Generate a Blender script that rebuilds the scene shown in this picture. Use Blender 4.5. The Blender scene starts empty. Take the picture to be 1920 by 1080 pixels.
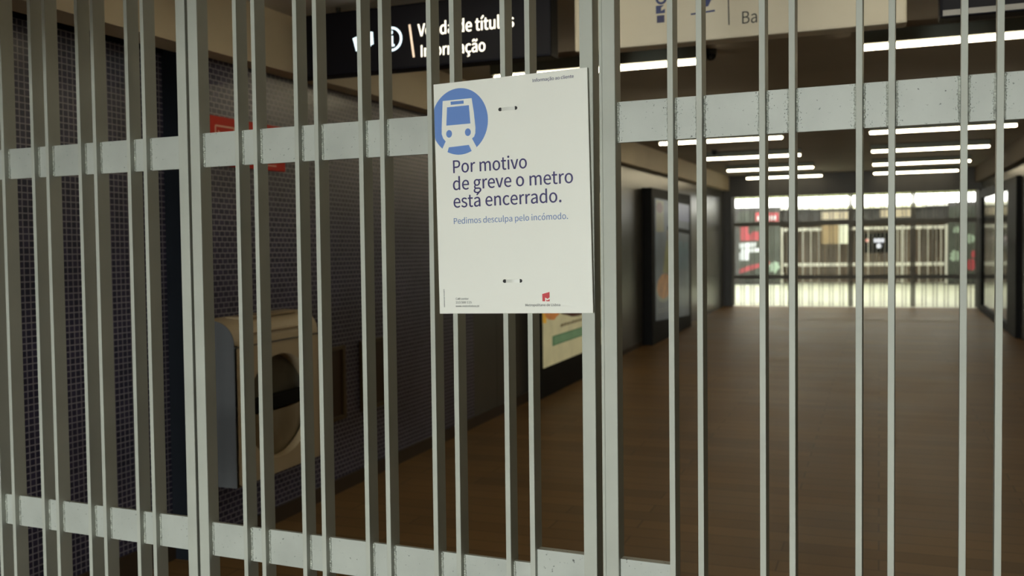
import bpy, bmesh, math, random
from mathutils import Vector, Matrix
random.seed(7)
C = bpy.context.scene.collection
SC = bpy.context.scene
PI = math.pi
K = 0.0168            # the corridor floor climbs gently away from the gate
DELTA = -0.04788      # the gate line is not quite square to the corridor
GD = 2.2              # distance of the gate from the viewer

# ------------------------------------------------------------------ camera
cam = bpy.data.cameras.new('camera')
cam.sensor_width = 36.0
cam.lens = 33.75
cam.clip_start = 0.05
cam.clip_end = 200
co = bpy.data.objects.new('camera', cam)
C.objects.link(co)
YAW, PIT, ROL = math.radians(20.948), math.radians(2.083), math.radians(-0.690)
fw = Vector((-math.sin(YAW) * math.cos(PIT), math.cos(YAW) * math.cos(PIT), -math.sin(PIT)))
r0 = Vector((math.cos(YAW), math.sin(YAW), 0))
u0 = r0.cross(fw)
cr, sr = math.cos(ROL), math.sin(ROL)
rr = cr * r0 + sr * u0
uu = -sr * r0 + cr * u0
M = Matrix(((rr.x, uu.x, -fw.x, 0), (rr.y, uu.y, -fw.y, 0), (rr.z, uu.z, -fw.z, 1.55), (0, 0, 0, 1)))
co.matrix_world = M
cam.dof.use_dof = True
cam.dof.focus_distance = 2.25
cam.dof.aperture_fstop = 4.0
SC.camera = co

# ------------------------------------------------------------------ world, exposure
w = bpy.data.worlds.new('world')
SC.world = w
w.use_nodes = True
bg = w.node_tree.nodes['Background']
bg.inputs[0].default_value = (0.93, 0.98, 0.93, 1)
bg.inputs[1].default_value = 46.0
# daylight reaches the gate through an invented entrance opening behind the viewer (portal only guides the sampling)
pl = bpy.data.lights.new('entrance_portal', 'AREA')
pl.shape = 'RECTANGLE'; pl.size = 2.65; pl.size_y = 2.9
pl.cycles.is_portal = True
po = bpy.data.objects.new('entrance_portal', pl)
po.location = (-1.8, -9.05, 1.25); po.rotation_euler = (PI / 2, 0, 0)
C.objects.link(po)
SC.view_settings.view_transform = 'Standard'
SC.view_settings.look = 'None'
SC.view_settings.gamma = 1
SC.view_settings.use_curve_mapping = False
SC.view_settings.exposure = 0.0
TUBE = 16.0
FAR = 1.75

# ------------------------------------------------------------------ materials
def lin(r, g, b):
    f = lambda c: (c / 255 / 12.92) if c <= 10 else ((c / 255 + 0.055) / 1.055) ** 2.4
    return (f(r), f(g), f(b), 1)

def mat(name, col, rough=0.5, metal=0.0, vary=0.0, scale=8.0, bump=0.0, emit=0.0, spec=None, speck=0.0, stretch=None):
    m = bpy.data.materials.new(name)
    m.use_nodes = True
    nt = m.node_tree
    b = nt.nodes['Principled BSDF']
    b.inputs['Roughness'].default_value = rough
    b.inputs['Metallic'].default_value = metal
    b.inputs['Base Color'].default_value = col
    if spec is not None:
        b.inputs['Specular IOR Level'].default_value = spec
    if emit:
        b.inputs['Emission Color'].default_value = col
        b.inputs['Emission Strength'].default_value = emit
    if vary or bump or speck:
        tc = nt.nodes.new('ShaderNodeTexCoord')
        mp = nt.nodes.new('ShaderNodeMapping')
        if stretch:
            mp.inputs['Scale'].default_value = stretch
        nt.links.new(tc.outputs['Object'], mp.inputs[0])
        n = nt.nodes.new('ShaderNodeTexNoise')
        n.inputs['Scale'].default_value = scale
        n.inputs['Detail'].default_value = 6
        nt.links.new(mp.outputs[0], n.inputs['Vector'])
        mr = nt.nodes.new('ShaderNodeMapRange')
        mr.inputs[1].default_value = 0.3
        mr.inputs[2].default_value = 0.7
        mr.inputs[3].default_value = 1 - vary
        mr.inputs[4].default_value = 1 + vary
        nt.links.new(n.outputs[0], mr.inputs[0])
        mx = nt.nodes.new('ShaderNodeVectorMath')
        mx.operation = 'SCALE'
        mx.inputs[0].default_value = col[:3]
        nt.links.new(mr.outputs[0], mx.inputs['Scale'])
        out = mx.outputs[0]
        if speck:                     # chipped paint and grime spots
            n2 = nt.nodes.new('ShaderNodeTexNoise')
            n2.inputs['Scale'].default_value = 110
            n2.inputs['Detail'].default_value = 4
            nt.links.new(tc.outputs['Object'], n2.inputs['Vector'])
            rp = nt.nodes.new('ShaderNodeMapRange')
            rp.inputs[1].default_value = 0.655
            rp.inputs[2].default_value = 0.72
            rp.inputs[3].default_value = 0.0
            rp.inputs[4].default_value = speck
            nt.links.new(n2.outputs[0], rp.inputs[0])
            mm = nt.nodes.new('ShaderNodeMix')
            mm.data_type = 'RGBA'
            nt.links.new(rp.outputs[0], mm.inputs[0])
            nt.links.new(out, mm.inputs[6])
            mm.inputs[7].default_value = (0.04, 0.045, 0.04, 1)
            out = mm.outputs[2]
        nt.links.new(out, b.inputs['Base Color'])
        if emit:
            nt.links.new(out, b.inputs['Emission Color'])
        if bump:
            bp = nt.nodes.new('ShaderNodeBump')
            bp.inputs['Strength'].default_value = bump
            bp.inputs['Distance'].default_value = 0.004
            nt.links.new(n.outputs[0], bp.inputs['Height'])
            nt.links.new(bp.outputs[0], b.inputs['Normal'])
    return m

def brick(name, axes, c1, c2, mortar, bw, bh, ms, rough, offset=0.0, metal=0.0, bump=0.3, bias=0.0, spec=0.5, noise=0.0, rvary=0.0, stint=(1, 1, 1, 1)):
    m = bpy.data.materials.new(name)
    m.use_nodes = True
    nt = m.node_tree
    b = nt.nodes['Principled BSDF']
    b.inputs['Roughness'].default_value = rough
    b.inputs['Metallic'].default_value = metal
    b.inputs['Specular IOR Level'].default_value = spec
    b.inputs['Specular Tint'].default_value = stint
    tc = nt.nodes.new('ShaderNodeTexCoord')
    sp = nt.nodes.new('ShaderNodeSeparateXYZ')
    cb = nt.nodes.new('ShaderNodeCombineXYZ')
    nt.links.new(tc.outputs['Object'], sp.inputs[0])
    nt.links.new(sp.outputs[axes[0]], cb.inputs[0])
    nt.links.new(sp.outputs[axes[1]], cb.inputs[1])
    t = nt.nodes.new('ShaderNodeTexBrick')
    t.offset = offset
    t.inputs['Color1'].default_value = c1
    t.inputs['Color2'].default_value = c2
    t.inputs['Mortar'].default_value = mortar
    t.inputs['Scale'].default_value = 1
    t.inputs['Mortar Size'].default_value = ms
    t.inputs['Mortar Smooth'].default_value = 0.1
    t.inputs['Bias'].default_value = bias
    t.inputs['Brick Width'].default_value = bw
    t.inputs['Row Height'].default_value = bh
    nt.links.new(cb.outputs[0], t.inputs['Vector'])
    out = t.outputs['Color']
    if noise or rvary:
        n = nt.nodes.new('ShaderNodeTexNoise')
        n.inputs['Scale'].default_value = 1.6
        n.inputs['Detail'].default_value = 8
        nt.links.new(tc.outputs['Object'], n.inputs['Vector'])
        mr = nt.nodes.new('ShaderNodeMapRange')
        mr.inputs[1].default_value = 0.3
        mr.inputs[2].default_value = 0.7
        mr.inputs[3].default_value = 1 - noise
        mr.inputs[4].default_value = 1 + noise
        nt.links.new(n.outputs[0], mr.inputs[0])
        mx = nt.nodes.new('ShaderNodeVectorMath')
        mx.operation = 'SCALE'
        nt.links.new(out, mx.inputs[0])
        nt.links.new(mr.outputs[0], mx.inputs['Scale'])
        out = mx.outputs[0]
        if rvary:
            m2 = nt.nodes.new('ShaderNodeMapRange')
            m2.inputs[1].default_value = 0.3
            m2.inputs[2].default_value = 0.7
            m2.inputs[3].default_value = rough - rvary
            m2.inputs[4].default_value = rough + rvary
            nt.links.new(n.outputs[0], m2.inputs[0])
            nt.links.new(m2.outputs[0], b.inputs['Roughness'])
    nt.links.new(out, b.inputs['Base Color'])
    if bump:
        bp = nt.nodes.new('ShaderNodeBump')
        bp.inputs['Strength'].default_value = bump
        bp.inputs['Distance'].default_value = 0.002
        bp.invert = True
        nt.links.new(t.outputs['Fac'], bp.inputs['Height'])
        nt.links.new(bp.outputs[0], b.inputs['Normal'])
    return m

def glow(name, col, strength):
    m = bpy.data.materials.new(name)
    m.use_nodes = True
    nt = m.node_tree
    b = nt.nodes['Principled BSDF']
    b.inputs['Base Color'].default_value = (0.8, 0.8, 0.78, 1)
    b.inputs['Emission Color'].default_value = col
    b.inputs['Emission Strength'].default_value = strength
    return m

GATE = mat('grey_gate_paint', (0.45, 0.465, 0.41, 1), 0.5, 0.0, 0.07, 5, 0.05, spec=0.3)
RAILM = mat('grey_rail_paint', (0.45, 0.472, 0.432, 1), 0.45, 0.0, 0.10, 7, 0.06, speck=0.85)
WELD = mat('weld_paint', (0.44, 0.46, 0.41, 1), 0.45, 0.0, 0.35, 90, 0.6, speck=0.8)
CHIP = mat('chipped_grime', (0.07, 0.075, 0.065, 1), 0.7)
GATE2 = mat('gate_silhouette_dark', (0.10, 0.095, 0.08, 1), 0.5, 0.0, 0.1, 6)  # dark colour stands for the unlit, backlit side of the far gate
GATE3 = mat('pale_gate_paint', (0.62, 0.62, 0.55, 1), 0.5, 0.0, 0.05, 6)
BOARD = mat('white_sign_board', (0.88, 0.88, 0.81, 1), 0.5, 0.0, 0.015, 3)
BLUE = mat('print_blue', lin(98, 137, 206), 0.5)
NAVY = mat('print_navy', lin(46, 36, 100), 0.5)
MIDBLUE = mat('print_mid_blue', lin(92, 124, 182), 0.5)
BLACKP = mat('print_black', lin(55, 55, 62), 0.5)
REDP = mat('print_red', lin(205, 52, 60), 0.5)
TIEM = mat('cable_tie_nylon', (0.72, 0.72, 0.66, 1), 0.4)
HOLE = mat('slot_dark', (0.03, 0.03, 0.03, 1), 0.8)
MOSA = brick('mosaic_tiles', (1, 2), (0.020, 0.021, 0.052, 1), (0.046, 0.042, 0.090, 1), (0.30, 0.285, 0.33, 1), 0.028, 0.028, 0.0026, 0.33, 0.0, bump=0.4, noise=0.25)
MOSB = brick('mosaic_strips', (1, 2), (0.020, 0.021, 0.052, 1), (0.046, 0.042, 0.090, 1), (0.30, 0.285, 0.33, 1), 0.041, 0.028, 0.0024, 0.33, 0.5, bump=0.4, noise=0.25)
PANELM = brick('grey_wall_panel', (1, 2), (0.105, 0.105, 0.098, 1), (0.12, 0.12, 0.112, 1), (0.02, 0.02, 0.02, 1), 1.55, 3.2, 0.006, 0.30, 0.0, 0.35, bump=0.3, noise=0.12)
FLOORM = brick('brown_floor_strips', (0, 1), (0.165, 0.092, 0.036, 1), (0.215, 0.124, 0.050, 1), (0.10, 0.058, 0.024, 1), 1.2, 0.15, 0.0035, 0.46, 0.37, bump=0.12, noise=0.16, rvary=0.035, spec=0.15, stint=(1.0, 0.76, 0.50, 1))
FARFLOOR = mat('pale_stone_floor', (0.72, 0.76, 0.62, 1), 0.35, 0.0, 0.06, 2)
CEILM = mat('brown_ceiling', (0.40, 0.37, 0.325, 1), 0.85, 0.0, 0.05, 1.5, spec=0.08)
SOFF = mat('cream_soffit', (0.66, 0.57, 0.42, 1), 0.6, 0.0, 0.04, 3)
ENTW = mat('entrance_light_absorber', (0.03, 0.03, 0.028, 1), 0.9, 0, 0.1, 3, spec=0.1)  # for unseen entrance pieces, dark to cut stray light on the gate
SKIRT = mat('brown_skirting', (0.055, 0.036, 0.022, 1), 0.5, 0.0, 0.1, 5)
BLK = mat('black_frame', (0.008, 0.008, 0.008, 1), 0.6, 0.0, 0.1, 5, spec=0.12)
DARKB = mat('dark_blue_black', (0.009, 0.011, 0.015, 1), 0.8, 0.0, 0.1, 5, spec=0.08)
DARKG = mat('dark_frame', (0.030, 0.028, 0.024, 1), 0.45, 0.0, 0.1, 5)
SIGNB = mat('sign_black', (0.006, 0.006, 0.011, 1), 0.5, 0.0, 0.05, 5, spec=0.15)
SIGNW = mat('sign_cream', (0.66, 0.60, 0.47, 1), 0.5, 0.0, 0.03, 4)
SIGNEDGE = mat('sign_grey_edge', (0.20, 0.20, 0.20, 1), 0.4, 0.3, 0.05, 4)
CREAM = mat('machine_cream', (0.47, 0.38, 0.25, 1), 0.45, 0.0, 0.05, 4, 0.03)
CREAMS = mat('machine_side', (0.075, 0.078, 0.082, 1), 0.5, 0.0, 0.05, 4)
DISH = mat('machine_dish', (0.30, 0.25, 0.17, 1), 0.35, 0.2, 0.08, 5)
RECESS = mat('machine_recess', (0.14, 0.13, 0.10, 1), 0.5, 0.0, 0.08, 5)
REDS = mat('sign_red', (0.62, 0.022, 0.009, 1), 0.5, 0.0, 0.05, 4, spec=0.2)
REDL = mat('sign_red_line', (0.85, 0.42, 0.30, 1), 0.4)
BROWNF = mat('brown_frame', (0.085, 0.060, 0.032, 1), 0.45, 0.0, 0.1, 6)
BROWND = mat('brown_panel', (0.045, 0.026, 0.015, 1), 0.4, 0.0, 0.1, 6)
HOUS = mat('lamp_housing', (0.14, 0.15, 0.12, 1), 0.45, 0.3, 0.05, 6)
TUBEM = glow('lamp_diffuser', (1.0, 0.86, 0.58, 1), TUBE)
LETW = glow('lit_letters_warm', (1.0, 0.93, 0.74, 1), 1.6)
LETC = glow('lit_letters_cool', (0.72, 0.92, 1.0, 1), 1.5)
LETO = glow('lit_line', (1.0, 0.72, 0.48, 1), 0.9)

# ------------------------------------------------------------------ mesh building
class MB:
    def __init__(s, shear=True):
        s.bm = bmesh.new(); s.shear = shear
    def box(s, x0, x1, y0, y1, z0, z1, bev=0.0):
        b2 = bmesh.new()
        bmesh.ops.create_cube(b2, size=1)
        for v in b2.verts:
            v.co = Vector(((x0 + x1) / 2 + v.co.x * (x1 - x0), (y0 + y1) / 2 + v.co.y * (y1 - y0), (z0 + z1) / 2 + v.co.z * (z1 - z0)))
        if bev:
            bmesh.ops.bevel(b2, geom=b2.edges[:], offset=bev, segments=2, affect='EDGES', profile=0.6)
        s.add(b2); return s
    def add(s, b2):
        me = bpy.data.meshes.new('tmp')
        b2.to_mesh(me); b2.free()
        s.bm.from_mesh(me)
        bpy.data.meshes.remove(me)
    def prism(s, pts, d, fn):
        """polygon pts (u,v) extruded by depths d=(a,b); fn(u,v,depth)->xyz"""
        a = [s.bm.verts.new(fn(u, v, d[0])) for u, v in pts]
        b = [s.bm.verts.new(fn(u, v, d[1])) for u, v in pts]
        n = len(pts)
        s.bm.faces.new(a); s.bm.faces.new(b[::-1])
        for i in range(n):
            s.bm.faces.new((a[i], b[i], b[(i + 1) % n], a[(i + 1) % n]))
        return s
    def ring(s, cu, cv, ru, rv, tu, d, fn, n=40, a0=0, a1=2 * PI):
        full = abs(a1 - a0 - 2 * PI) < 1e-6
        ang = [a0 + (a1 - a0) * i / n for i in range(n + (0 if full else 1))]
        for i in range(n):
            p, q = ang[i], ang[(i + 1) % len(ang)]
            pts = [(cu + ru * math.cos(p), cv + rv * math.sin(p)), (cu + ru * math.cos(q), cv + rv * math.sin(q)),
                   (cu + (ru - tu) * math.cos(q), cv + (rv - tu) * math.sin(q)), (cu + (ru - tu) * math.cos(p), cv + (rv - tu) * math.sin(p))]
            s.prism(pts, d, fn)
        return s
    def cyl(s, p, q, r, n=14):
        p, q = Vector(p), Vector(q)
        ax = (q - p).normalized()
        t = ax.orthogonal().normalized(); b = ax.cross(t)
        A = [s.bm.verts.new(p + r * (math.cos(2 * PI * i / n) * t + math.sin(2 * PI * i / n) * b)) for i in range(n)]
        B = [s.bm.verts.new(q + r * (math.cos(2 * PI * i / n) * t + math.sin(2 * PI * i / n) * b)) for i in range(n)]
        s.bm.faces.new(A[::-1]); s.bm.faces.new(B)
        for i in range(n):
            s.bm.faces.new((A[i], A[(i + 1) % n], B[(i + 1) % n], B[i]))
        return s
    def build(s, name, m, parent=None, origin=None, smooth=False):
        bm = s.bm
        if s.shear:
            for v in bm.verts:
                v.co.z += K * v.co.y
        bmesh.ops.recalc_face_normals(bm, faces=bm.faces[:])
        if parent is not None:
            o0 = Vector(parent.get('o0', (0, 0, 0))) if s.shear else Vector((0, 0, 0))
        elif origin is not None:
            o0 = Vector(origin)
        else:
            xs = [v.co for v in bm.verts]
            o0 = Vector(((min(c.x for c in xs) + max(c.x for c in xs)) / 2, (min(c.y for c in xs) + max(c.y for c in xs)) / 2, min(c.z for c in xs)))
        for v in bm.verts:
            v.co -= o0
        me = bpy.data.meshes.new(name)
        bm.to_mesh(me); bm.free()
        if smooth:
            for f in me.polygons: f.use_smooth = True
        me.materials.append(m)
        o = bpy.data.objects.new(name, me)
        C.objects.link(o)
        if parent is not None:
            o.parent = parent
            if s.shear:
                o['o0'] = tuple(o0)
        else:
            o.location = o0
            o['o0'] = tuple(o0)
        return o

def tag(o, label, cat, group=None, kind=None):
    o['label'] = label; o['category'] = cat
    if group: o['group'] = group
    if kind: o['kind'] = kind
    return o

def thing(name, label, cat, loc, group=None, shear=True):
    o = bpy.data.objects.new(name, None)
    o.empty_display_size = 0.1
    C.objects.link(o)
    x, y, z = loc
    p = (x, y, z + K * y) if shear else (x, y, z)
    o.location = p; o['o0'] = p
    return tag(o, label, cat, group)

def struct(name, mb, m, label, cat):
    return tag(mb.build(name, m, origin=(0, 0, 0)), label, cat, kind='structure')

FONT = None
try:                                   # the interface font that ships with Blender; otherwise its built-in font
    import os
    FONT = bpy.data.fonts.load(os.path.join(bpy.utils.resource_path('LOCAL'), 'datafiles', 'fonts', 'Noto Sans CJK Regular.woff2'))
except Exception:
    FONT = None

def text_mesh(txt, bold=0.0):
    cu = bpy.data.curves.new('txt', 'FONT')
    if FONT: cu.font = FONT
    cu.body = txt; cu.size = 1; cu.offset = bold; cu.resolution_u = 6
    ob = bpy.data.objects.new('txt', cu)
    C.objects.link(ob)
    dg = bpy.context.evaluated_depsgraph_get()
    me = bpy.data.meshes.new_from_object(ob.evaluated_get(dg))
    bpy.data.objects.remove(ob); bpy.data.curves.remove(cu)
    return me

CAPH = None
def lettering(txt, u0, u1, v0, cap, depth, fn, m, parent, shear=True, bold=0.0, name='lettering', vertical=False):
    """txt laid from u0 to u1 on baseline v0 with capital height cap"""
    global CAPH
    if CAPH is None:
        t = text_mesh('H')
        CAPH = max(v.co.y for v in t.vertices)
        bpy.data.meshes.remove(t)
    me = text_mesh(txt)
    x0 = min(v.co.x for v in me.vertices); x1 = max(v.co.x for v in me.vertices)
    sx = (u1 - u0) / (x1 - x0); sy = cap / CAPH
    b = bmesh.new(); b.from_mesh(me); bpy.data.meshes.remove(me)
    src = [v.co.copy() for v in b.verts]
    one = b.copy()
    for v in b.verts:
        v.co = Vector(fn(u0 + (v.co.x - x0) * sx, v0 + v.co.y * sy, depth))
    e = bold * cap
    for q, (dx, dy) in enumerate(((e, 0), (-e, 0), (0, e * 0.7), (0, -e * 0.7)) if bold else ()):
        t2 = one.copy()
        for v in t2.verts:
            v.co = Vector(fn(u0 + (v.co.x - x0) * sx + dx, v0 + v.co.y * sy + dy, depth + 0.00003 * (q + 1)))
        tm = bpy.data.meshes.new('tmp'); t2.to_mesh(tm); t2.free()
        b.from_mesh(tm); bpy.data.meshes.remove(tm)
    one.free()
    k = MB(shear); k.bm.free(); k.bm = b
    o = k.build(name, m, parent)
    return o

# ------------------------------------------------------------------ structure
YF = 20.9
struct('floor', MB().box(-3.4, 2.05, -9.0, YF + 0.15, -0.12, 0), FLOORM, 'brown floor of long strips running along the corridor behind the gate', 'floor')
struct('ceiling', MB().box(-3.4, 2.05, -9.0, 4.6, 2.78, 2.95), mat('grey_ceiling', (0.62, 0.60, 0.56, 1), 0.8, 0, 0.05, 1.5, spec=0.1), 'greyer ceiling over the gate and in front of the hanging signs', 'ceiling')
struct('ceiling', MB().box(-3.4, 2.05, 4.6, YF + 0.15, 2.78, 2.95), CEILM, 'dark brown ceiling over the corridor carrying rows of linear lamps', 'ceiling')
struct('wall_left', MB().box(-3.42, -3.12, 3.80, 7.25, 0, 2.78), MOSB, 'dark blue mosaic tiled wall carrying the red sign and the cream machine', 'wall')
struct('wall_left', MB().box(-3.42, -3.12, 7.25, YF + 0.15, 0, 2.78), PANELM, 'grey metal panelled wall with the two framed adverts', 'wall')
struct('wall_left', MB().box(-3.42, -3.25, -9.0, 3.795, 0, 2.47), MOSA, 'mosaic tiled wall of the entrance recess seen through the gate end', 'wall')
struct('trim_1', MB().box(-3.42, -3.24, -9.0, 3.795, 2.47, 2.78), DARKB, 'black band above the mosaic tiles of the entrance recess', 'trim')
struct('trim_2', MB().box(-3.25, -3.125, 3.775, 3.80, 0, 2.6), DARKB, 'tall dark reveal closing the end of the entrance recess', 'trim')
struct('trim_3', MB().box(-3.17, -3.0, 2.35, YF - 0.02, 2.473, 2.779), SOFF, 'cream boxed soffit running along the top of the tiled wall', 'soffit')
struct('trim_4', MB().box(1.75, 1.92, 2.35, YF - 0.02, 2.473, 2.779), mat('brown_soffit', (0.13, 0.105, 0.078, 1), 0.7, 0, 0.05, 3, spec=0.1), 'brown boxed soffit along the top of the wall opposite the tiles', 'soffit')
struct('floor', MB().box(-9, 9, -20.0, -9.0, -0.12, 0.0), mat('outside_paving', (0.30, 0.30, 0.28, 1), 0.7, 0, 0.1, 2), 'pale paving outside the entrance', 'floor')
struct('wall_back_added', MB().box(-3.42, -3.10, -9.15, -9.0, 0, 2.95), DARKG, 'added dark wall narrowing the unseen daylight opening, tiled side', 'wall')  # invented wall pieces behind the viewer, narrowing the daylight onto the gate
struct('wall_back_added', MB().box(-0.5, 2.05, -9.15, -9.0, 0, 2.95), DARKG, 'added dark wall narrowing the unseen daylight opening, showcase side', 'wall')
struct('gate_shade_block', MB().box(-3.25, -1.95, -6.0, 0.5, 2.05, 2.779), ENTW, 'added unseen bulkhead along the entrance wall before the gate', 'blocker')  # added out of view to keep daylight off the upper gate end
struct('wall_right', MB().box(1.87, 2.05, -9.0, 2.35, 0, 2.78), ENTW, 'unseen entrance wall on the showcase side, added dark to absorb daylight', 'wall')  # invented dark and matt so daylight does not bounce onto the bars
struct('wall_right', MB().box(1.87, 2.05, 2.35, YF + 0.15, 0, 2.78), PANELM, 'grey metal panelled wall with the dark glass showcase', 'wall')
struct('baseboard_left', MB().box(-3.125, -3.105, 3.80, 8.6, 0, 0.085), SKIRT, 'brown skirting below the tiled wall', 'skirting')
struct('baseboard_left', MB().box(-3.125, -3.11, 12.0, 13.2, 0, 0.06), SKIRT, 'short brown skirting between the two framed adverts', 'skirting')
struct('baseboard_left', MB().box(-3.255, -3.235, -9.0, 3.775, 0, 0.12), SKIRT, 'brown skirting at the foot of the entrance recess', 'skirting')
# far end of the corridor
struct('wall_far', MB().box(-3.12, 1.87, YF - 0.02, YF + 0.14, 2.33, 2.78), DARKG, 'dark lintel above the far gate', 'wall')
struct('trim_5', MB().box(-3.12, -2.94, YF - 0.06, YF + 0.14, 0, 2.33), DARKG, 'dark door post between the grey panels and the far gate', 'door post')
struct('trim_6', MB().box(1.81, 1.87, YF - 0.06, YF + 0.14, 0, 2.33), DARKG, 'dark door post between the far gate and the showcase', 'door post')
# hall behind the far gate
struct('floor', MB().box(-5.0, 3.4, YF + 0.15, 31.5, -0.12, 0), FARFLOOR, 'pale bright floor behind the far gate', 'floor')
struct('ceiling', MB().box(-5.0, 3.4, YF + 0.15, 31.5, 3.05, 3.2), SOFF, 'ceiling of the bright hall behind the far gate', 'ceiling')
struct('wall_far', MB().box(-5.0, 3.4, 31.3, 31.5, 0, 3.05), mat('far_back_wall', (0.16, 0.12, 0.085, 1), 0.6, 0, 0.35, 1.2, stretch=(2.5, 1, 0.25)), 'brown back wall behind the pale barred gate', 'wall')
struct('wall_left', MB().box(-5.2, -9.0, YF + 0.15, 31.5, 0, 3.05), DARKG, 'dark side wall of the bright hall on the poster side', 'wall')
struct('wall_right', MB().box(3.4, 3.6, YF + 0.15, 31.5, 0, 3.05), DARKG, 'dark side wall of the bright hall beyond the showcase', 'wall')
struct('wall_far', MB().box(-5.0, -3.12, YF + 0.02, YF + 0.14, 0, 3.05), DARKG, 'return wall beside the far gate, poster side', 'wall')
struct('wall_far', MB().box(1.87, 3.4, YF + 0.02, YF + 0.14, 0, 3.05), DARKG, 'return wall beside the far gate, showcase side', 'wall')
struct('wall_far', MB().box(-5.0, -2.80, 30.0, 30.12, 0, 3.05), DARKG, 'dark wall behind the large poster beyond the far gate', 'wall')
struct('wall_far', MB().box(1.82, 3.4, 30.0, 30.12, 0, 3.05), DARKG, 'dark wall behind the tall poster beyond the far gate', 'wall')

# ------------------------------------------------------------------ gates
def place_gate(o, d=GD, delta=DELTA):
    o.location = (-math.sin(delta) * d, math.cos(delta) * d, 0)
    o.rotation_euler = (0, 0, delta)

def weld(mb, x, z0, z1, side):
    """lumpy weld seam standing on the rail face beside a bar"""
    n = max(6, int((z1 - z0) / 0.006))
    for i in range(n):
        z = z0 + (z1 - z0) * (i + 0.5) / n
        r = random.uniform(0.0022, 0.0042)
        b2 = bmesh.new()
        bmesh.ops.create_icosphere(b2, subdivisions=1, radius=1)
        for v in b2.verts:
            v.co = Vector((x + side * random.uniform(0.0005, 0.002) + v.co.x * r, 0.0175 + v.co.y * r, z + v.co.z * (z1 - z0) / n * 0.8))
        mb.add(b2)
    n0 = len(mb.bm.faces)
    if x > -2.0:
        for i in range(24 if x > -0.8 else 8):
            d = abs(random.gauss(0, 0.0055)) + 0.003
            z = random.uniform(z0, z1)
            a, b_ = random.uniform(0.0003, 0.0011), random.uniform(0.0003, 0.0014)
            mb.prism([(x + side * d - a, z - b_ * 0.3), (x + side * d, z - b_), (x + side * d + a, z + b_ * 0.2), (x + side * d + a * 0.2, z + b_)], (0, 0.0002), lambda u, v, q: (u, 0.0180 - q, v))
    mb.chips_from = n0

def gate_leaf(label, bars, stiles, rails, z0, z1, plates=(), m=GATE, mr=RAILM, group=None, bw=0.0135, welds=True, name='gate_leaf', place=place_gate, extra=None):
    t = thing(name, label, 'gate', (0, 0, 0), group, shear=False)
    place(t)
    for a, b in stiles:
        MB(False).box(a, b, 0, 0.047, z0, z1, 0.0022 if welds else 0).build('stile', m, t)
    for c in bars:
        MB(False).box(c - bw / 2, c + bw / 2, 0, 0.047, z0, z1, 0.0011 if welds else 0).build('bar', m, t)
    xs = sorted([(c - bw / 2, c + bw / 2) for c in bars] + list(stiles))
    for ra, rb in rails:
        k = MB(False); seams = []
        for (a0, a1), (b0, b1) in zip(xs[:-1], xs[1:]):
            k.box(a1 - 0.0005, b0 + 0.0005, 0.018, 0.030, ra, rb, 0.0012 if welds else 0)
            if welds and -2.95 < a1 < 0.35:
                seams.append((a1 + 0.001, 1))
                if b0 > -0.8:
                    seams.append((b0 - 0.001, -1))
        rl = k.build('rail', mr, t)
        for sx_, sd_ in seams:
            wk = MB(False); weld(wk, sx_, ra + 0.002, rb - 0.002, sd_)
            n0 = wk.chips_from
            wo = wk.build('weld_seam', WELD, rl, smooth=True)
            wo.data.materials.append(CHIP)
            for f in wo.data.polygons[n0:]: f.material_index = 1
    for a, b, p0, p1 in plates:
        MB(False).box(a + 0.0005, b - 0.0005, 0.012, 0.036, p0, p1, 0.002).build('lock_plate', mr, t)
    return t

def series(first, pat, n):
    out = [first]; 
    for i in range(n - 1):
        out.append(out[-1] + pat[i % 2])
    return out

ZB, ZT = 0.11, 2.72
barsL = [-2.8252, -2.7614, -2.6261, -2.5626, -2.4235, -2.3593, -2.2224, -2.1585]
barsL = [-3.162, -3.022, -2.960] [1:] + barsL
barsM = [-1.8149, -1.7506, -1.6090, -1.5436, -1.4017, -1.3358, -1.1920, -1.1256, -0.9838, -0.9174]
barsR = [-0.5596, -0.4923, -0.3508, -0.2864, -0.1465, -0.0814, 0.0580, 0.1246, 0.2645, 0.3310]
gate_leaf('grey steel barred gate leaf in front of the mosaic tiled recess', barsL, [(-3.110, -3.076), (-2.0288, -1.9945)],
          [(0.6715, 0.7710), (1.8103, 1.9075)], ZB, ZT, group='near gate leaves')
gate_leaf('grey steel barred gate leaf carrying the white notice', barsM, [(-1.9845, -1.9496), (-0.7815, -0.7477)],
          [(0.6655, 0.7650), (1.8110, 1.9100)], ZB, ZT, plates=[(-0.9110, -0.7815, 0.60, 0.8045)], group='near gate leaves')
gR = gate_leaf('grey steel barred gate leaf standing clear of the white notice, corridor seen through it', barsR, [(-0.7250, -0.6926), (0.470, 0.504)],
          [(0.6680, 0.7675), (1.8105, 1.9080)], ZB, ZT, plates=[(-0.6926, -0.5660, 0.60, 0.8060)], group='near gate leaves')
MB(False).box(-0.7335, -0.7262, 0.004, 0.030, ZB, ZT, 0.001).build('stop_strip', GATE, gR)

# far gate: four leaves of the same make, coloured dark as unlit silhouettes against the bright hall
def far_place(o):
    o.location = (0, YF, K * YF)
edges = [-2.935, -1.745, -0.552, 0.633, 1.805]
names = ['dark barred far gate leaf next to the dark door post and large poster', 'dark barred far gate leaf second from the poster side',
         'dark barred far gate leaf third from the poster side', 'dark barred far gate leaf next to the showcase']
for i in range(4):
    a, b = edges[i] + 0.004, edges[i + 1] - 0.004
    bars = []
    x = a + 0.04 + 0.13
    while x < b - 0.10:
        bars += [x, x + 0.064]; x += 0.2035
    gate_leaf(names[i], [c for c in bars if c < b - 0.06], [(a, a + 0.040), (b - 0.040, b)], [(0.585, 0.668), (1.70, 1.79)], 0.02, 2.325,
              m=GATE2, mr=GATE2, group='far gate leaves', welds=False, place=far_place, bw=0.013)

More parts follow.
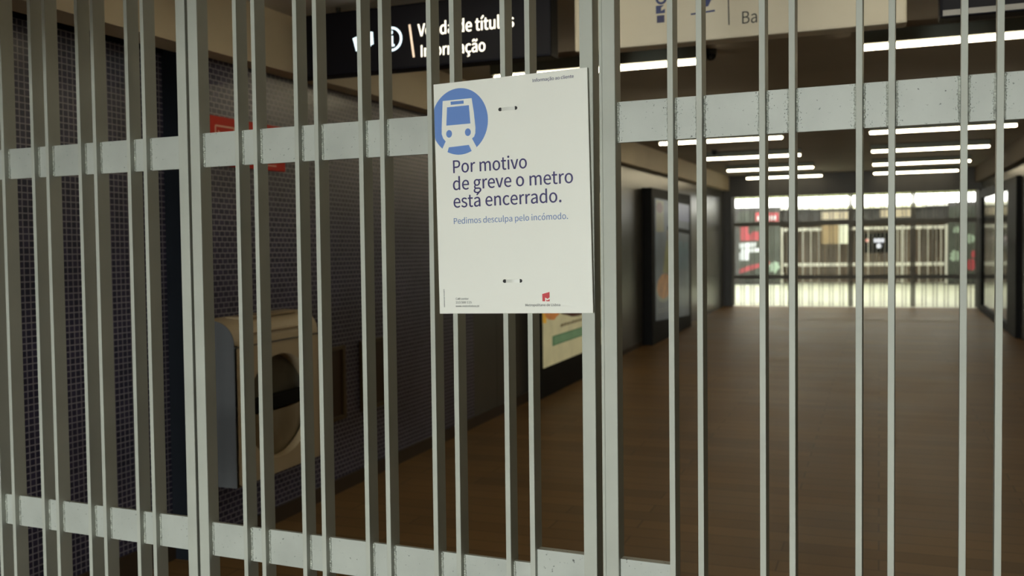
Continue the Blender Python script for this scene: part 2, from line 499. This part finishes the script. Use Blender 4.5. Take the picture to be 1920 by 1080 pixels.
# pale barred gate at the back of the bright hall
def back_place(o):
    o.location = (0, 30.05, K * 30.05)
bars = [-2.72 + 0.115 * i for i in range(1, 39)]
t = gate_leaf('pale barred gate closing the back of the bright hall', [], [(-2.79, -2.72), (-0.60, -0.53), (0.59, 0.66), (1.75, 1.82)],
              [(0.54, 0.64), (1.60, 1.69)], 0.02, 1.72, m=GATE3, mr=GATE3, welds=False, place=back_place)
for x in bars:
    if min(abs(x - q) for q in (-2.755, -0.565, 0.625, 1.785)) > 0.05:
        MB(False).box(x - 0.010, x + 0.010, 0.01, 0.03, 0.03, 1.66).build('bar', GATE3 if random.random() < 0.45 else GATE2, t)

# ------------------------------------------------------------------ the white notice on the gate
NT = thing('notice_board', 'white notice board with a blue train emblem tied to the gate', 'sign', (0, 0, 0), shear=False)
place_gate(NT)
TH = math.radians(1.0)
def nf(u, v, d):
    return (-0.963 + u * math.cos(TH) - v * math.sin(TH), -0.0105 - d, 1.694 + u * math.sin(TH) + v * math.cos(TH))
k = MB(False)
k.prism([(-0.2075, -0.2945), (0.2095, -0.2945), (0.2102, 0.2935), (-0.2060, 0.2935)], (-0.0055, 0), nf)
bmesh.ops.bevel(k.bm, geom=k.bm.edges[:], offset=0.0008, segments=1, affect='EDGES')
k.build('board', BOARD, NT)
# blue disc, cut by the board edge
cu_, cv_, R_ = -0.1345, 0.1933, 0.0838
pts = []
for i in range(72):
    a = 2 * PI * i / 72
    u, v = cu_ + (R_ * 0.955) * math.cos(a), cv_ + R_ * math.sin(a)
    pts.append((max(u, -0.2055), v))
emb = MB(False).prism(pts, (0.0002, 0.0005), nf).build('train_emblem', BLUE, NT)
white = [(-0.1799, 0.2489), (-0.0979, 0.2488), (-0.0928, 0.2122), (-0.0896, 0.1748), (-0.0905, 0.1600), (-0.0940, 0.1520), (-0.1001, 0.1477), (-0.0880, 0.1255), (-0.1000, 0.1125),
         (-0.1093, 0.1323), (-0.1662, 0.1302), (-0.1725, 0.1140), (-0.1870, 0.1243), (-0.1749, 0.1459), (-0.1817, 0.1539), (-0.1856, 0.1653), (-0.1850, 0.1825)]
MB(False).prism(white, (0.0005, 0.0008), nf).build('train_outline', BOARD, emb)
k = MB(False)
k.prism([(-0.1680, 0.2318), (-0.1060, 0.2318), (-0.1032, 0.1857), (-0.1714, 0.1857)], (0.0008, 0.0011), nf)
k.prism([(-0.1574, 0.2453), (-0.1202, 0.2450), (-0.1205, 0.2370), (-0.1570, 0.2371)], (0.0008, 0.0011), nf)
for cu2 in (-0.1643, -0.1110):
    k.prism([(cu2 + 0.0083 * math.cos(2 * PI * i / 28), 0.1643 + 0.0096 * math.sin(2 * PI * i / 28)) for i in range(28)], (0.0008, 0.0011), nf)
k.build('train_windows', BLUE, emb)
L = lambda *a, **kw: lettering(a[0], a[1], a[2], a[3], a[4], 0.0008, nf, a[5], NT, shear=False, **kw)
L('Por motivo', -0.1555, 0.0475, 0.0640, 0.0318, NAVY, bold=0.012)
L('de greve o metro', -0.1575, 0.1670, 0.0208, 0.0318, NAVY, bold=0.012)
L('está encerrado.', -0.1572, 0.1357, -0.0238, 0.0318, NAVY, bold=0.012)
L('Pedimos desculpa pelo incómodo.', -0.1583, 0.1517, -0.0654, 0.0147, MIDBLUE)
L('Informação ao cliente', 0.0692, 0.1757, 0.2721, 0.0077, NAVY, bold=0.012)
L('Call center', -0.1592, -0.1226, -0.2588, 0.0050, BLACKP)
L('213 500 115', -0.1595, -0.1147, -0.2683, 0.0052, BLACKP)
L('www.metrolisboa.pt', -0.1597, -0.0931, -0.2775, 0.0050, BLACKP)
L('Metropolitano de Lisboa', 0.0335, 0.1258, -0.2766, 0.0056, BLACKP, bold=0.012)
k = MB(False)
v = -0.2774
while v < -0.2313:
    h = random.uniform(0.0008, 0.0020)
    k.prism([(-0.1937, v), (-0.1937 + 0.0022, v), (-0.1937 + 0.0022, v + h), (-0.1937, v + h)], (0.0003, 0.0006), nf)
    v += h + random.uniform(0.0006, 0.0014)
k.build('small_print', BLACKP, NT)
k = MB(False)
k.prism([(0.0793, -0.2468), (0.0984, -0.2421), (0.0983, -0.2553), (0.0933, -0.2590), (0.0864, -0.2556), (0.0864, -0.2648), (0.0793, -0.2648)], (0.0003, 0.0008), nf)
k.prism([(0.0896, -0.2606), (0.0932, -0.2628), (0.0982, -0.2592), (0.0982, -0.2648), (0.0896, -0.2648)], (0.0003, 0.0008), nf)
k.build('red_logo', REDP, NT)
for (ua, ub, vv) in ((-0.0201, 0.0211, 0.2136), (-0.0209, 0.0215, -0.2135)):
    for q in (ua, ub):
        k = MB(False)
        k.prism([(q + 0.0052 * math.cos(2 * PI * i / 20), vv + 0.0046 * math.sin(2 * PI * i / 20)) for i in range(20)], (0.0002, 0.0005), nf)
        k.build('slot_hole', HOLE, NT)
    n = 10
    k = MB(False)
    for i in range(n):
        f0, f1 = i / n, (i + 1) / n
        hh = lambda f: 0.0004 + 0.0030 * math.sin(PI * min(max(f, 0), 1))
        ka, kb = ua + 0.0030 + (ub - ua - 0.0040) * f0, ua + 0.0030 + (ub - ua - 0.0040) * f1
        vs = [nf(ka, vv - 0.0040, hh(f0)), nf(kb, vv - 0.0040, hh(f1)), nf(kb, vv + 0.0040, hh(f1)), nf(ka, vv + 0.0040, hh(f0))]
        lo = [nf(ka, vv - 0.0040, hh(f0) - 0.0012), nf(kb, vv - 0.0040, hh(f1) - 0.0012), nf(kb, vv + 0.0040, hh(f1) - 0.0012), nf(ka, vv + 0.0040, hh(f0) - 0.0012)]
        V = [k.bm.verts.new(p) for p in vs + lo]
        for f in ((0, 1, 2, 3), (7, 6, 5, 4), (0, 4, 5, 1), (1, 5, 6, 2), (2, 6, 7, 3), (3, 7, 4, 0)):
            k.bm.faces.new([V[j] for j in f])
    k.build('cable_tie', TIEM, NT)

# ------------------------------------------------------------------ cream machine on the tiled wall
MC = thing('wall_machine', 'cream wall-mounted machine with rounded top and round recess over a black slot', 'machine', (-3.12, 4.2, 0.36))
XB, XF, Y0, Y1, Z0, ZTp = -3.119, -2.905, 3.83, 4.57, 0.36, 1.175
def prof(grow=0.0):
    p = [(XB, Z0), (XF, Z0), (XF, 1.055)]
    for i in range(1, 11):
        a = PI / 2 * i / 10
        p.append((XF - 0.125 + 0.125 * math.cos(a), 1.055 + 0.118 * math.sin(a)))
    p.append((XB, ZTp))
    return p
# shell: top, bottom, ends (front face is made separately around the round recess)
k = MB()
pr_ = prof()
A = [k.bm.verts.new((x, Y0 + 0.004, z)) for x, z in pr_]
B = [k.bm.verts.new((x, Y1 - 0.004, z)) for x, z in pr_]
for i in range(len(pr_)):
    j = (i + 1) % len(pr_)
    if i == 1: continue
    k.bm.faces.new((A[i], A[j], B[j], B[i]))
cy, cz, CR = 4.215, 0.705, 0.268
CE = 1.09
N = 64
outer = []
def on_rect(a):
    dx, dz = math.cos(a), math.sin(a)
    hy = (Y1 - Y0) / 2 - 0.004
    tz = (1.055 - cz) if dz > 0 else (cz - Z0)
    s_ = min(hy / abs(dx) if abs(dx) > 1e-6 else 1e9, tz / abs(dz) if abs(dz) > 1e-6 else 1e9)
    return (cy + dx * s_, cz + dz * s_)
angs = [2 * PI * i / N for i in range(N)]
for yy, zz in ((Y0 + 0.004, 1.055), (Y1 - 0.004, 1.055), (Y0 + 0.004, Z0), (Y1 - 0.004, Z0)):
    angs.append(math.atan2(zz - cz, yy - cy) % (2 * PI))
angs.sort()
ci = [k.bm.verts.new((XF, cy + CE * CR * math.cos(a), cz + CR * math.sin(a))) for a in angs]
ou = [k.bm.verts.new((XF,) + on_rect(a)) for a in angs]
n = len(angs)
for i in range(n):
    j = (i + 1) % n
    k.bm.faces.new((ci[i], ci[j], ou[j], ou[i]))
def rdepth(a):      # the recess is deep above the slot, shallow at the bottom
    return 0.028 + 0.055 * max(0.0, math.sin(a)) ** 0.6 + 0.02 * max(0.0, -math.sin(a))
ib = [k.bm.verts.new((XF - rdepth(a), cy + CE * CR * 0.985 * math.cos(a), cz + CR * 0.985 * math.sin(a))) for a in angs]
for i in range(n):
    j = (i + 1) % n
    k.bm.faces.new((ci[i], ci[j], ib[j], ib[i]))
k.build('body', CREAM, MC)
for yy, s_ in ((Y0, 1), (Y1, -1)):
    MB().prism(pr_, (yy, yy + 0.004 * s_), lambda u, v, d: (u, d, v)).build('side_panel', CREAMS if s_ == 1 else CREAM, MC)
# upper recess back and lower dish
k = MB()
up = [(cy + CE * CR * 0.985 * math.cos(a), cz + CR * 0.985 * math.sin(a), XF - rdepth(a)) for a in [PI * i / 32 for i in range(33)]]
top = [k.bm.verts.new((x, y, z)) for y, z, x in up]
mid = [k.bm.verts.new((XF - 0.095, y, cz + 0.045)) for y, z, x in up]
for i in range(32):
    k.bm.faces.new((top[i], top[i + 1], mid[i + 1], mid[i]))
k.build('recess_back', RECESS, MC)
k = MB()
rows = 10
grid = []
for j in range(rows + 1):
    rad = CR * 0.985 * (1 - j / rows)
    ring = []
    for i in range(33):
        a = PI + PI * i / 32
        y, z = cy + CE * rad * math.cos(a), cz - 0.02 + (rad - 0.02) * math.sin(a) if rad > 0.02 else cz - 0.02
        bul = 0.05 * math.sin(PI / 2 * (j / rows)) 
        ring.append(k.bm.verts.new((XF - 0.052 + bul, y, z)))
    grid.append(ring)
for j in range(rows):
    for i in range(32):
        try: k.bm.faces.new((grid[j][i], grid[j][i + 1], grid[j + 1][i + 1], grid[j + 1][i]))
        except Exception: pass
bmesh.ops.remove_doubles(k.bm, verts=k.bm.verts[:], dist=1e-5)
k.build('dish', DISH, MC, smooth=True)
MB().box(XF - 0.13, XF - 0.040, cy - 0.272, cy + 0.272, 0.683, 0.752, 0.004).build('slot', BLK, MC)
MB().box(XF - 0.006, XF + 0.004, Y0, Y1, 1.040, 1.0455, 0.001).build('seam', CREAMS, MC)
k = MB(); k.box(XF - 0.02, XF + 0.006, Y0 + 0.10, Y1 - 0.10, 1.098, 1.106, 0.002); k.build('tray_lip', CREAM, MC)
k = MB(); k.box(-3.06, -2.965, Y0 + 0.14, Y1 - 0.12, 1.166, 1.181, 0.004); k.build('tray', mat('machine_tray', (0.33, 0.25, 0.15, 1), 0.5, 0, 0.08, 5), MC)

# ------------------------------------------------------------------ things on the left wall
RS = thing('wall_sign', 'red wall sign with a pale outlined pictogram on the mosaic tiles', 'sign', (-3.12, 4.25, 1.94))
MB().box(-3.119, -3.105, 3.93, 4.585, 1.942, 2.188, 0.002).build('sign_panel', REDS, RS)
wf = lambda u, v, d: (-3.105 + d, u, v)
k = MB()
def line(k, p, q, t, fn, d=(0.0002, 0.0012)):
    dx, dy = q[0] - p[0], q[1] - p[1]; l = math.hypot(dx, dy); nx, ny = -dy / l * t / 2, dx / l * t / 2
    k.prism([(p[0] + nx, p[1] + ny), (q[0] + nx, q[1] + ny), (q[0] - nx, q[1] - ny), (p[0] - nx, p[1] - ny)], d, fn)
for p, q in (((3.985, 2.140), (4.135, 2.140)), ((4.135, 2.140), (4.135, 2.02)), ((4.135, 2.02), (3.985, 2.02)), ((3.985, 2.02), (3.985, 2.140)), ((4.005, 2.115), (4.06, 2.075)), ((4.06, 2.075), (4.115, 2.115))):
    line(k, p, q, 0.009, wf)
for z in (1.985, 1.968):
    line(k, (4.20, z), (4.50, z), 0.007, wf)
k.build('pictogram', REDL, RS)

for i, (a, b, lab) in enumerate(((4.93, 5.19, 'narrow brown framed board low on the tiled wall beside the cream machine'), (5.385, 5.80, 'wider brown framed board low on the tiled wall farther from the machine'))):
    t = thing('wall_board', lab, 'board', (-3.12, (a + b) / 2, 0.45), 'brown boards on the tiled wall')
    k = MB()
    for q in ((a, a + 0.035, 0.45, 0.905), (b - 0.035, b, 0.45, 0.905), (a + 0.035, b - 0.035, 0.45, 0.475), (a + 0.035, b - 0.035, 0.88, 0.905)):
        k.box(-3.119, -3.098, q[0], q[1], q[2], q[3], 0.002)
    k.build('frame', BROWNF, t)
    MB().box(-3.119, -3.108, a + 0.034, b - 0.034, 0.474, 0.881).build('panel', BROWND, t)

# first advert
def litm(name, col, e, **kw):
    return mat(name, col, 0.35, 0, kw.pop('vary', 0.1), kw.pop('scale', 6), emit=e, **kw)
AD = thing('advert_lightbox', 'black framed lit food advert with a green banner on the grey panels', 'advert', (-3.12, 9.9, 0.0))
MB().box(-3.119, -3.02, 8.62, 11.55, 0.0, 2.25, 0.006).build('case', BLK, AD)
xf = lambda u, v, d: (-3.019 + d, u, v)
pa = MB().prism([(8.70, 0.29), (11.40, 0.29), (11.40, 2.05), (8.70, 2.05)], (0.0, 0.002), xf).build('poster', litm('advert_cream', lin(178, 170, 130), 0.51), AD)
MB().prism([(8.98, 0.475), (11.0, 0.475), (11.0, 0.572), (8.98, 0.572)], (0.002, 0.003), xf).build('banner', litm('advert_green', lin(58, 100, 66), 0.48), pa)
MB().prism([(9.02, 0.487), (10.96, 0.487), (10.96, 0.560), (9.02, 0.560)], (0.003, 0.004), xf).build('banner', litm('advert_green_light', lin(98, 128, 92), 0.48), pa)
k = MB()
u = 9.25
while u < 10.2:
    l_ = random.uniform(0.03, 0.09)
    k.prism([(u, 0.640), (u + l_, 0.640), (u + l_, 0.640 + random.uniform(0.02, 0.035)), (u, 0.665)], (0.002, 0.003), xf); u += l_ + 0.02
k.build('caption', litm('advert_caption', lin(110, 98, 66), 0.34), pa)
blob = lambda k, cu, cv, ru, rv, d, fn, n=26, j=0.0: k.prism([(cu + ru * math.cos(2 * PI * i / n) * (1 + random.uniform(-j, j)), cv + rv * math.sin(2 * PI * i / n) * (1 + random.uniform(-j, j))) for i in range(n)], d, fn)
MB().prism([(8.70, 0.73), (8.80, 0.715), (8.80, 2.05), (8.70, 2.05)], (0.002, 0.0028), xf).build('side_stripe', litm('advert_yellow', lin(200, 150, 40), 0.51), pa)
k = MB(); blob(k, 9.95, 0.90, 0.85, 0.20, (0.002, 0.003), xf, j=0.06); k.build('food_picture', litm('advert_brown', lin(58, 24, 14), 0.42, vary=0.4, scale=5), pa)
k = MB(); blob(k, 9.0, 0.90, 0.30, 0.16, (0.0032, 0.004), xf, j=0.08); k.build('food_picture', litm('advert_bun', lin(190, 120, 62), 0.42, vary=0.3, scale=8), pa)
k = MB(); blob(k, 10.05, 0.80, 0.55, 0.055, (0.0032, 0.004), xf, j=0.2); k.build('food_picture', litm('advert_red', lin(190, 52, 26), 0.42, vary=0.4, scale=8), pa)

# second advert
AD = thing('advert_lightbox', 'black framed dim advert with yellow dressed figure and food plate near the far gate', 'advert', (-3.12, 14.8, 0.0))
MB().box(-3.119, -2.98, 13.30, 16.30, 0.0, 2.22, 0.006).build('case', BLK, AD)
xf = lambda u, v, d: (-2.979 + d, u, v)
e2 = 0.22
pb = MB().prism([(13.50, 0.33), (16.10, 0.20), (16.10, 2.05), (13.50, 2.08)], (0, 0.002), xf).build('poster', litm('advert_slate', lin(74, 84, 92), e2, vary=0.3, scale=2), AD)
MB().prism([(13.56, 1.60), (14.08, 1.60), (14.08, 2.05), (13.56, 2.06)], (0.002, 0.003), xf).build('picture_block', litm('advert_olive', lin(120, 112, 78), e2), pb)
k = MB(); blob(k, 13.80, 1.95, 0.22, 0.08, (0.003, 0.004), xf); k.build('picture_block', litm('advert_maroon', lin(96, 50, 44), e2), pb)
MB().prism([(15.15, 1.78), (16.10, 1.76), (16.10, 2.03), (15.15, 2.05)], (0.002, 0.003), xf).build('picture_block', litm('advert_lilac', lin(92, 96, 128), e2), pb)
MB().prism([(14.35, 1.62), (16.10, 1.56), (16.10, 1.63), (14.35, 1.69)], (0.002, 0.003), xf).build('picture_block', BLK, pb)
k = MB()
k.prism([(14.0, 1.0), (14.75, 0.95), (14.65, 1.25), (14.55, 1.48), (14.28, 1.48), (14.12, 1.25)], (0.002, 0.003), xf)
k.build('figure_dress', litm('advert_dress', lin(112, 108, 60), e2, vary=0.3, scale=5), pb)
k = MB(); blob(k, 14.42, 1.56, 0.16, 0.085, (0.002, 0.003), xf); k.build('figure_head', litm('advert_skin', lin(96, 84, 70), e2), pb)
k = MB(); blob(k, 14.1, 0.76, 0.58, 0.20, (0.002, 0.003), xf); k.build('plate', litm('advert_plate', lin(120, 122, 112), e2), pb)
k = MB(); blob(k, 14.1, 0.80, 0.50, 0.185, (0.003, 0.004), xf, j=0.05); k.build('food_picture', litm('advert_orange', lin(158, 104, 54), e2, vary=0.4, scale=6), pb)
MB().prism([(14.95, 1.02), (16.0, 0.95), (16.0, 1.42), (15.1, 1.46)], (0.002, 0.003), xf).build('picture_block', litm('advert_teal', lin(64, 88, 96), e2, vary=0.4, scale=3), pb)
k = MB()
for z in (0.47, 0.43):
    k.prism([(13.65, z), (14.7, z - 0.03), (14.7, z - 0.015), (13.65, z + 0.015)], (0.002, 0.003), xf)
k.build('caption', litm('advert_caption_grey', lin(110, 112, 112), e2), pb)

# showcase on the right wall
SHC = thing('glass_showcase', 'dark glass showcase with black frame on the grey wall near the far gate', 'showcase', (1.87, 17.9, 0.0))
k = MB()
for q in ((15.2, 16.2, 0, 2.3), (20.2, 20.55, 0, 2.3), (16.2, 20.2, 0, 0.12), (16.2, 20.2, 2.15, 2.3)):
    k.box(1.80, 1.869, q[0], q[1], q[2], q[3], 0.004)
k.build('frame', BLK, SHC)
MB().box(1.835, 1.868, 16.19, 20.21, 0.11, 2.16).build('pane', mat('showcase_glass', (0.035, 0.038, 0.042, 1), 0.10, 0, 0, spec=0.45), SHC)

# ------------------------------------------------------------------ hanging signs
def hanging_sign(label, x0, x1, z0, z1, m, edge=None):
    t = thing('hanging_sign', label, 'sign', ((x0 + x1) / 2, 4.44, z0), 'signs hanging under the ceiling')
    MB().box(x0, x1, 4.40, 4.52, z0, z1, 0.012).build('sign_case', m, t)
    for x in (x0 + 0.25, x1 - 0.25):
        MB().cyl((x, 4.46, z1 - 0.002), (x, 4.46, 2.782), 0.012).build('hanger', DARKG, t)
    if edge:
        MB().box(x0 + 0.012, x1 - 0.012, 4.394, 4.40, z0 + 0.006, z0 + 0.030, 0.001).build('edge_strip', edge, t)
    return t
sf = lambda u, v, d: (u, 4.3995 - d, v)
S1 = hanging_sign('black lit hanging sign reading Venda de títulos over Informação', -2.92, -1.47, 2.419, 2.745, SIGNB)
lettering('Venda de títulos', -2.1755, -1.6578, 2.5740, 0.0600, 0.0012, sf, LETW, S1, bold=0.02)
lettering('Informação', -2.1590, -1.8098, 2.4700, 0.0575, 0.0012, sf, LETW, S1, bold=0.02)
k = MB(); line(k, (-2.2225, 2.6375), (-2.2005, 2.472), 0.0105, sf); k.build('divider_line', LETO, S1)
k = MB(); k.ring(-2.327, 2.574, 0.0620, 0.0620, 0.0115, (0.0002, 0.0012), sf); k.build('information_ring', LETC, S1)
k = MB(); blob(k, -2.327, 2.608, 0.0095, 0.0095, (0.0002, 0.0012), sf)
k.prism([(-2.345, 2.590), (-2.317, 2.590), (-2.317, 2.547), (-2.309, 2.547), (-2.309, 2.537), (-2.346, 2.537), (-2.346, 2.547), (-2.337, 2.547), (-2.337, 2.580), (-2.345, 2.580)], (0.0002, 0.0012), sf)
k.build('information_mark', LETC, S1)
k = MB()
k.prism([(-2.551, 2.598), (-2.520, 2.606), (-2.505, 2.622), (-2.490, 2.606), (-2.449, 2.622), (-2.433, 2.620), (-2.430, 2.558), (-2.441, 2.556), (-2.452, 2.545), (-2.500, 2.530), (-2.533, 2.531)], (0.0002, 0.0012), sf)
k.build('ticket_pictogram', LETC, S1)

S2 = hanging_sign('cream hanging sign with cup pictogram and the word Bar', -1.352, 0.107, 2.425, 2.752, SIGNW)
NAVY2 = mat('sign_navy', lin(48, 60, 110), 0.5); BL2 = mat('sign_text_dark', lin(48, 46, 44), 0.5); SQB = mat('sign_square_blue', lin(46, 48, 92), 0.5)
lettering('Bar', -0.5715, -0.478, 2.4835, 0.0535, 0.0012, sf, BL2, S2, bold=0.004)
k = MB(); line(k, (-0.6296, 2.484), (-0.6345, 2.700), 0.0050, sf); k.build('divider_line', BL2, S2)
k = MB(); k.prism([(-0.956, 2.524), (-0.921, 2.524), (-0.921, 2.557), (-0.956, 2.557)], (0.0002, 0.0012), sf); k.build('shop_pictogram', SQB, S2)
k = MB()
k.prism([(-0.960, 2.566), (-0.918, 2.566), (-0.918, 2.585), (-0.936, 2.577), (-0.936, 2.592), (-0.922, 2.602), (-0.960, 2.602)], (0.0002, 0.0012), sf)
k.ring(-0.935, 2.632, 0.026, 0.026, 0.011, (0.0002, 0.0012), sf)
k.build('shop_pictogram', NAVY2, S2)
k = MB()
line(k, (-0.800, 2.548), (-0.692, 2.554), 0.0075, sf)
k.prism([(-0.770, 2.650), (-0.708, 2.650), (-0.710, 2.600), (-0.722, 2.576), (-0.756, 2.576), (-0.768, 2.600)], (0.0002, 0.0012), sf)
k.ring(-0.706, 2.622, 0.020, 0.020, 0.007, (0.0002, 0.0012), sf, n=20)
k.build('cup_pictogram', NAVY2, S2)
S3 = hanging_sign('black hanging sign with a grey lower edge beside the cream one', 0.232, 1.69, 2.430, 2.752, SIGNB, SIGNEDGE)

# ------------------------------------------------------------------ lamps
ordi = ['straight above the entrance gate', 'first behind the hanging signs', 'covered by the upper gate rail', 'just under the upper gate rail', 'second below the upper gate rail', 'third below the upper gate rail', 'closest to the far gate']
def lamp(x0, x1, y, lab):
    t = thing('ceiling_light', lab, 'lamp', ((x0 + x1) / 2, y, 2.69), 'linear lamps of the corridor')
    MB().box(x0 - 0.01, x1 + 0.01, y - 0.075, y + 0.075, 2.701, 2.781, 0.004).build('housing', HOUS, t)
    MB().box(x0, x1, y - 0.023, y + 0.023, 2.674, 2.701, 0.008).build('diffuser', TUBEM, t)
for i, y in enumerate((3.62, 6.40, 9.20, 11.90, 14.70, 17.62, 20.32)):
    lamp(-2.56, -1.08, y, 'linear ceiling lamp ' + ordi[i] + ', row along the tiled wall')
    lamp(-0.105, 1.41, y, 'linear ceiling lamp ' + ordi[i] + ', row along the showcase wall')
for (x, y, lab) in ((-1.05, 6.50, 'small dark round ceiling camera beside the end of a lamp behind the signs'), (-2.25, 14.2, 'small dark round ceiling fitting among the lamps farther down')):
    t = thing('ceiling_camera', lab, 'camera', (x, y, 2.70), 'small ceiling fittings')
    MB().cyl((x, y, 2.745), (x, y, 2.782), 0.04, 20).build('base', DARKG, t)
    k = MB(); b2 = bmesh.new(); bmesh.ops.create_uvsphere(b2, u_segments=20, v_segments=12, radius=0.036)
    for v in b2.verts: v.co += Vector((x, y, 2.742))
    k.add(b2); k.build('dome', BLK, t, smooth=True)

# ------------------------------------------------------------------ things in the bright hall beyond the far gate
WARM = glow('hall_fill_glow', (1.0, 0.95, 0.78, 1), FAR)
STRIP = glow('hall_strip', (1.0, 1.0, 0.95, 1), 6.0)
GREENY = glow('hall_strip_edge', (0.86, 0.90, 0.50, 1), 0.75)
for x0, x1, lab in ((-4.2, -1.0, 'added unseen light panel brightening the far hall, above the large poster'), (-0.6, 2.6, 'added unseen light panel brightening the far hall, above the tall poster')):  # added glowing panels, hidden by the lintel, to brighten the hall floor
    t = thing('ceiling_light', lab, 'lamp', ((x0 + x1) / 2, 25.5, 3.0), 'added light panels of the far hall')
    MB().box(x0, x1, 22.2, 28.9, 3.02, 3.049, 0.003).build('diffuser', WARM, t)
t = thing('light_strip', 'long white light strip above the pale barred gate', 'lamp', (-0.75, 29.9, 2.22))
MB().box(-4.10, 2.60, 29.82, 29.97, 2.345, 2.595, 0.01).build('diffuser', STRIP, t)
MB().box(-4.10, 2.60, 29.80, 29.98, 2.595, 2.70).build('cover', mat('strip_cover', (0.50, 0.54, 0.32, 1), 0.5), t)
MB().box(-1.9, 1.2, 29.84, 29.97, 2.235, 2.329).build('edge_strip', GREENY, t)
MB().box(-2.795, 1.815, 29.975, 30.0, 2.25, 3.045).build('back_plate', GATE3, t)
for x0, x1, z0, z1, lab in ((-1.62, -0.84, 1.93, 2.16, 'warm lit slatted vent over the brown board'), (0.02, 0.85, 1.96, 2.18, 'warm lit slatted vent between the two far mullions')):
    t = thing('lit_vent', lab, 'vent', ((x0 + x1) / 2, 30.1, z0), 'lit vents of the far hall')
    MB().box(x0, x1, 30.12, 30.15, z0, z1).build('backing', glow('vent_glow' , (0.95, 0.80, 0.42, 1), 0.7), t)
    for i in range(5):
        z = z0 + (z1 - z0) * (i + 0.5) / 5
        MB().box(x0, x1, 30.07, 30.12, z - 0.008, z + 0.008).build('slat', BROWNF, t)
MB().box(-2.80, 1.82, 30.16, 30.22, 1.78, 2.33).build('panel_tmp', DARKG)
o = bpy.data.objects['panel_tmp']; o.name = 'header_panel'; tag(o, 'dark header panel above the pale barred gate', 'panel')
t = thing('hanging_board', 'tan and white board hung on the pale barred gate', 'board', (-1.24, 30.0, 1.2))
MB().box(-1.612, -1.12, 30.0, 30.03, 1.205, 1.80).build('tan_panel', mat('tan_board', lin(138, 120, 90), 0.6, 0, 0.08, 8, stretch=(6, 1, 0.3)), t)
MB().box(-1.12, -0.865, 30.0, 30.03, 1.205, 1.80).build('white_panel', mat('white_board', lin(222, 226, 208), 0.6), t)
pf = lambda u, v, d: (u, 29.985 - d, v)
t = thing('wall_poster', 'large dark poster with red shapes and pale blocks beyond the far gate', 'poster', (-3.4, 29.99, 0.1))
MB().box(-4.03, -2.79, 29.985, 29.999, 0.10, 2.22).build('poster_panel', mat('poster_dark', lin(58, 62, 52), 0.4, 0, 0.3, 2), t)
RED3 = mat('poster_red', lin(158, 62, 68), 0.4); WHT3 = mat('poster_white', lin(205, 210, 215), 0.4); GRN3 = mat('poster_greenwhite', lin(150, 170, 152), 0.4)
MB().prism([(-3.52, 1.93), (-2.84, 1.90), (-2.84, 2.17), (-3.52, 2.19)], (0, 0.004), pf).build('red_label', RED3, t)
k = MB()
for u in (-3.46, -3.36, -3.27, -3.18, -3.08, -2.98):
    k.prism([(u, 1.95), (u + 0.06, 1.95), (u + 0.06, 2.08), (u, 2.08)], (0.004, 0.006), pf)
k.build('label_marks', WHT3, t)
MB().prism([(-3.98, 1.34), (-3.42, 1.34), (-3.42, 1.60), (-3.60, 1.62), (-3.66, 1.52), (-3.74, 1.55), (-3.74, 1.78), (-3.98, 1.78)], (0, 0.004), pf).build('red_shape', RED3, t)
k = MB()
k.prism([(-4.0, 1.10), (-3.52, 1.14), (-3.50, 1.28), (-4.0, 1.26)], (0, 0.004), pf); k.prism([(-3.95, 0.96), (-3.20, 1.0), (-3.20, 1.12), (-3.95, 1.09)], (0.0, 0.0035), pf); k.prism([(-4.0, 0.74), (-3.72, 0.74), (-3.72, 0.98), (-4.0, 0.98)], (0, 0.004), pf)
k.build('pale_block', WHT3, t)
MB().prism([(-4.0, 0.33), (-3.1, 0.62), (-3.1, 0.70), (-3.7, 0.58), (-4.0, 0.46)], (0, 0.004), pf).build('red_shape', RED3, t)
k = MB(); blob(k, -2.98, 0.52, 0.16, 0.15, (0, 0.004), pf, j=0.3); k.build('pale_block', GRN3, t)
t = thing('wall_poster', 'tall dark poster with white and red spots beyond the far gate', 'poster', (2.2, 29.99, 0.1))
MB().box(1.84, 2.58, 29.985, 29.999, 0.10, 2.22).build('poster_panel', mat('poster_dark_green', lin(62, 68, 58), 0.4, 0, 0.3, 2), t)
for cu2, cv2, ru2, rv2, jj in ((2.38, 1.30, 0.15, 0.13, 0.1), (2.05, 1.55, 0.10, 0.10, 0.3), (2.02, 0.80, 0.14, 0.15, 0.3)):
    k = MB(); blob(k, cu2, cv2, ru2, rv2, (0, 0.004), pf, j=jj); k.build('pale_block', GRN3, t)
for cu2, cv2, ru2, rv2 in ((2.42, 0.56, 0.15, 0.16), (2.48, 0.86, 0.08, 0.10)):
    k = MB(); blob(k, cu2, cv2, ru2, rv2, (0, 0.004), pf, j=0.1); k.build('red_shape', RED3, t)
t = thing('lit_screen', 'small bright screen with red spots behind the pale barred gate', 'screen', (0.0, 31.28, 1.0))
MB().box(-0.42, 0.42, 31.26, 31.299, 0.9, 1.5).build('case', BLK, t)
qf = lambda u, v, d: (u, 31.259 - d, v)
k = MB(); k.prism([(-0.15, 1.22), (0.15, 1.22), (0.15, 1.33), (-0.15, 1.33)], (0, 0.003), qf); k.prism([(-0.08, 1.05), (0.06, 1.05), (0.06, 1.17), (-0.08, 1.17)], (0, 0.003), qf)
k.build('lit_field', glow('screen_white', (0.85, 0.88, 1.0, 1), 0.9), t)
k = MB(); blob(k, -0.34, 1.28, 0.05, 0.05, (0, 0.003), qf); blob(k, 0.33, 1.28, 0.06, 0.06, (0, 0.003), qf); k.build('lit_spot', glow('screen_red', (0.9, 0.12, 0.10, 1), 0.7), t)

for o in list(SC.objects):
    if 'o0' in o.keys(): del o['o0']
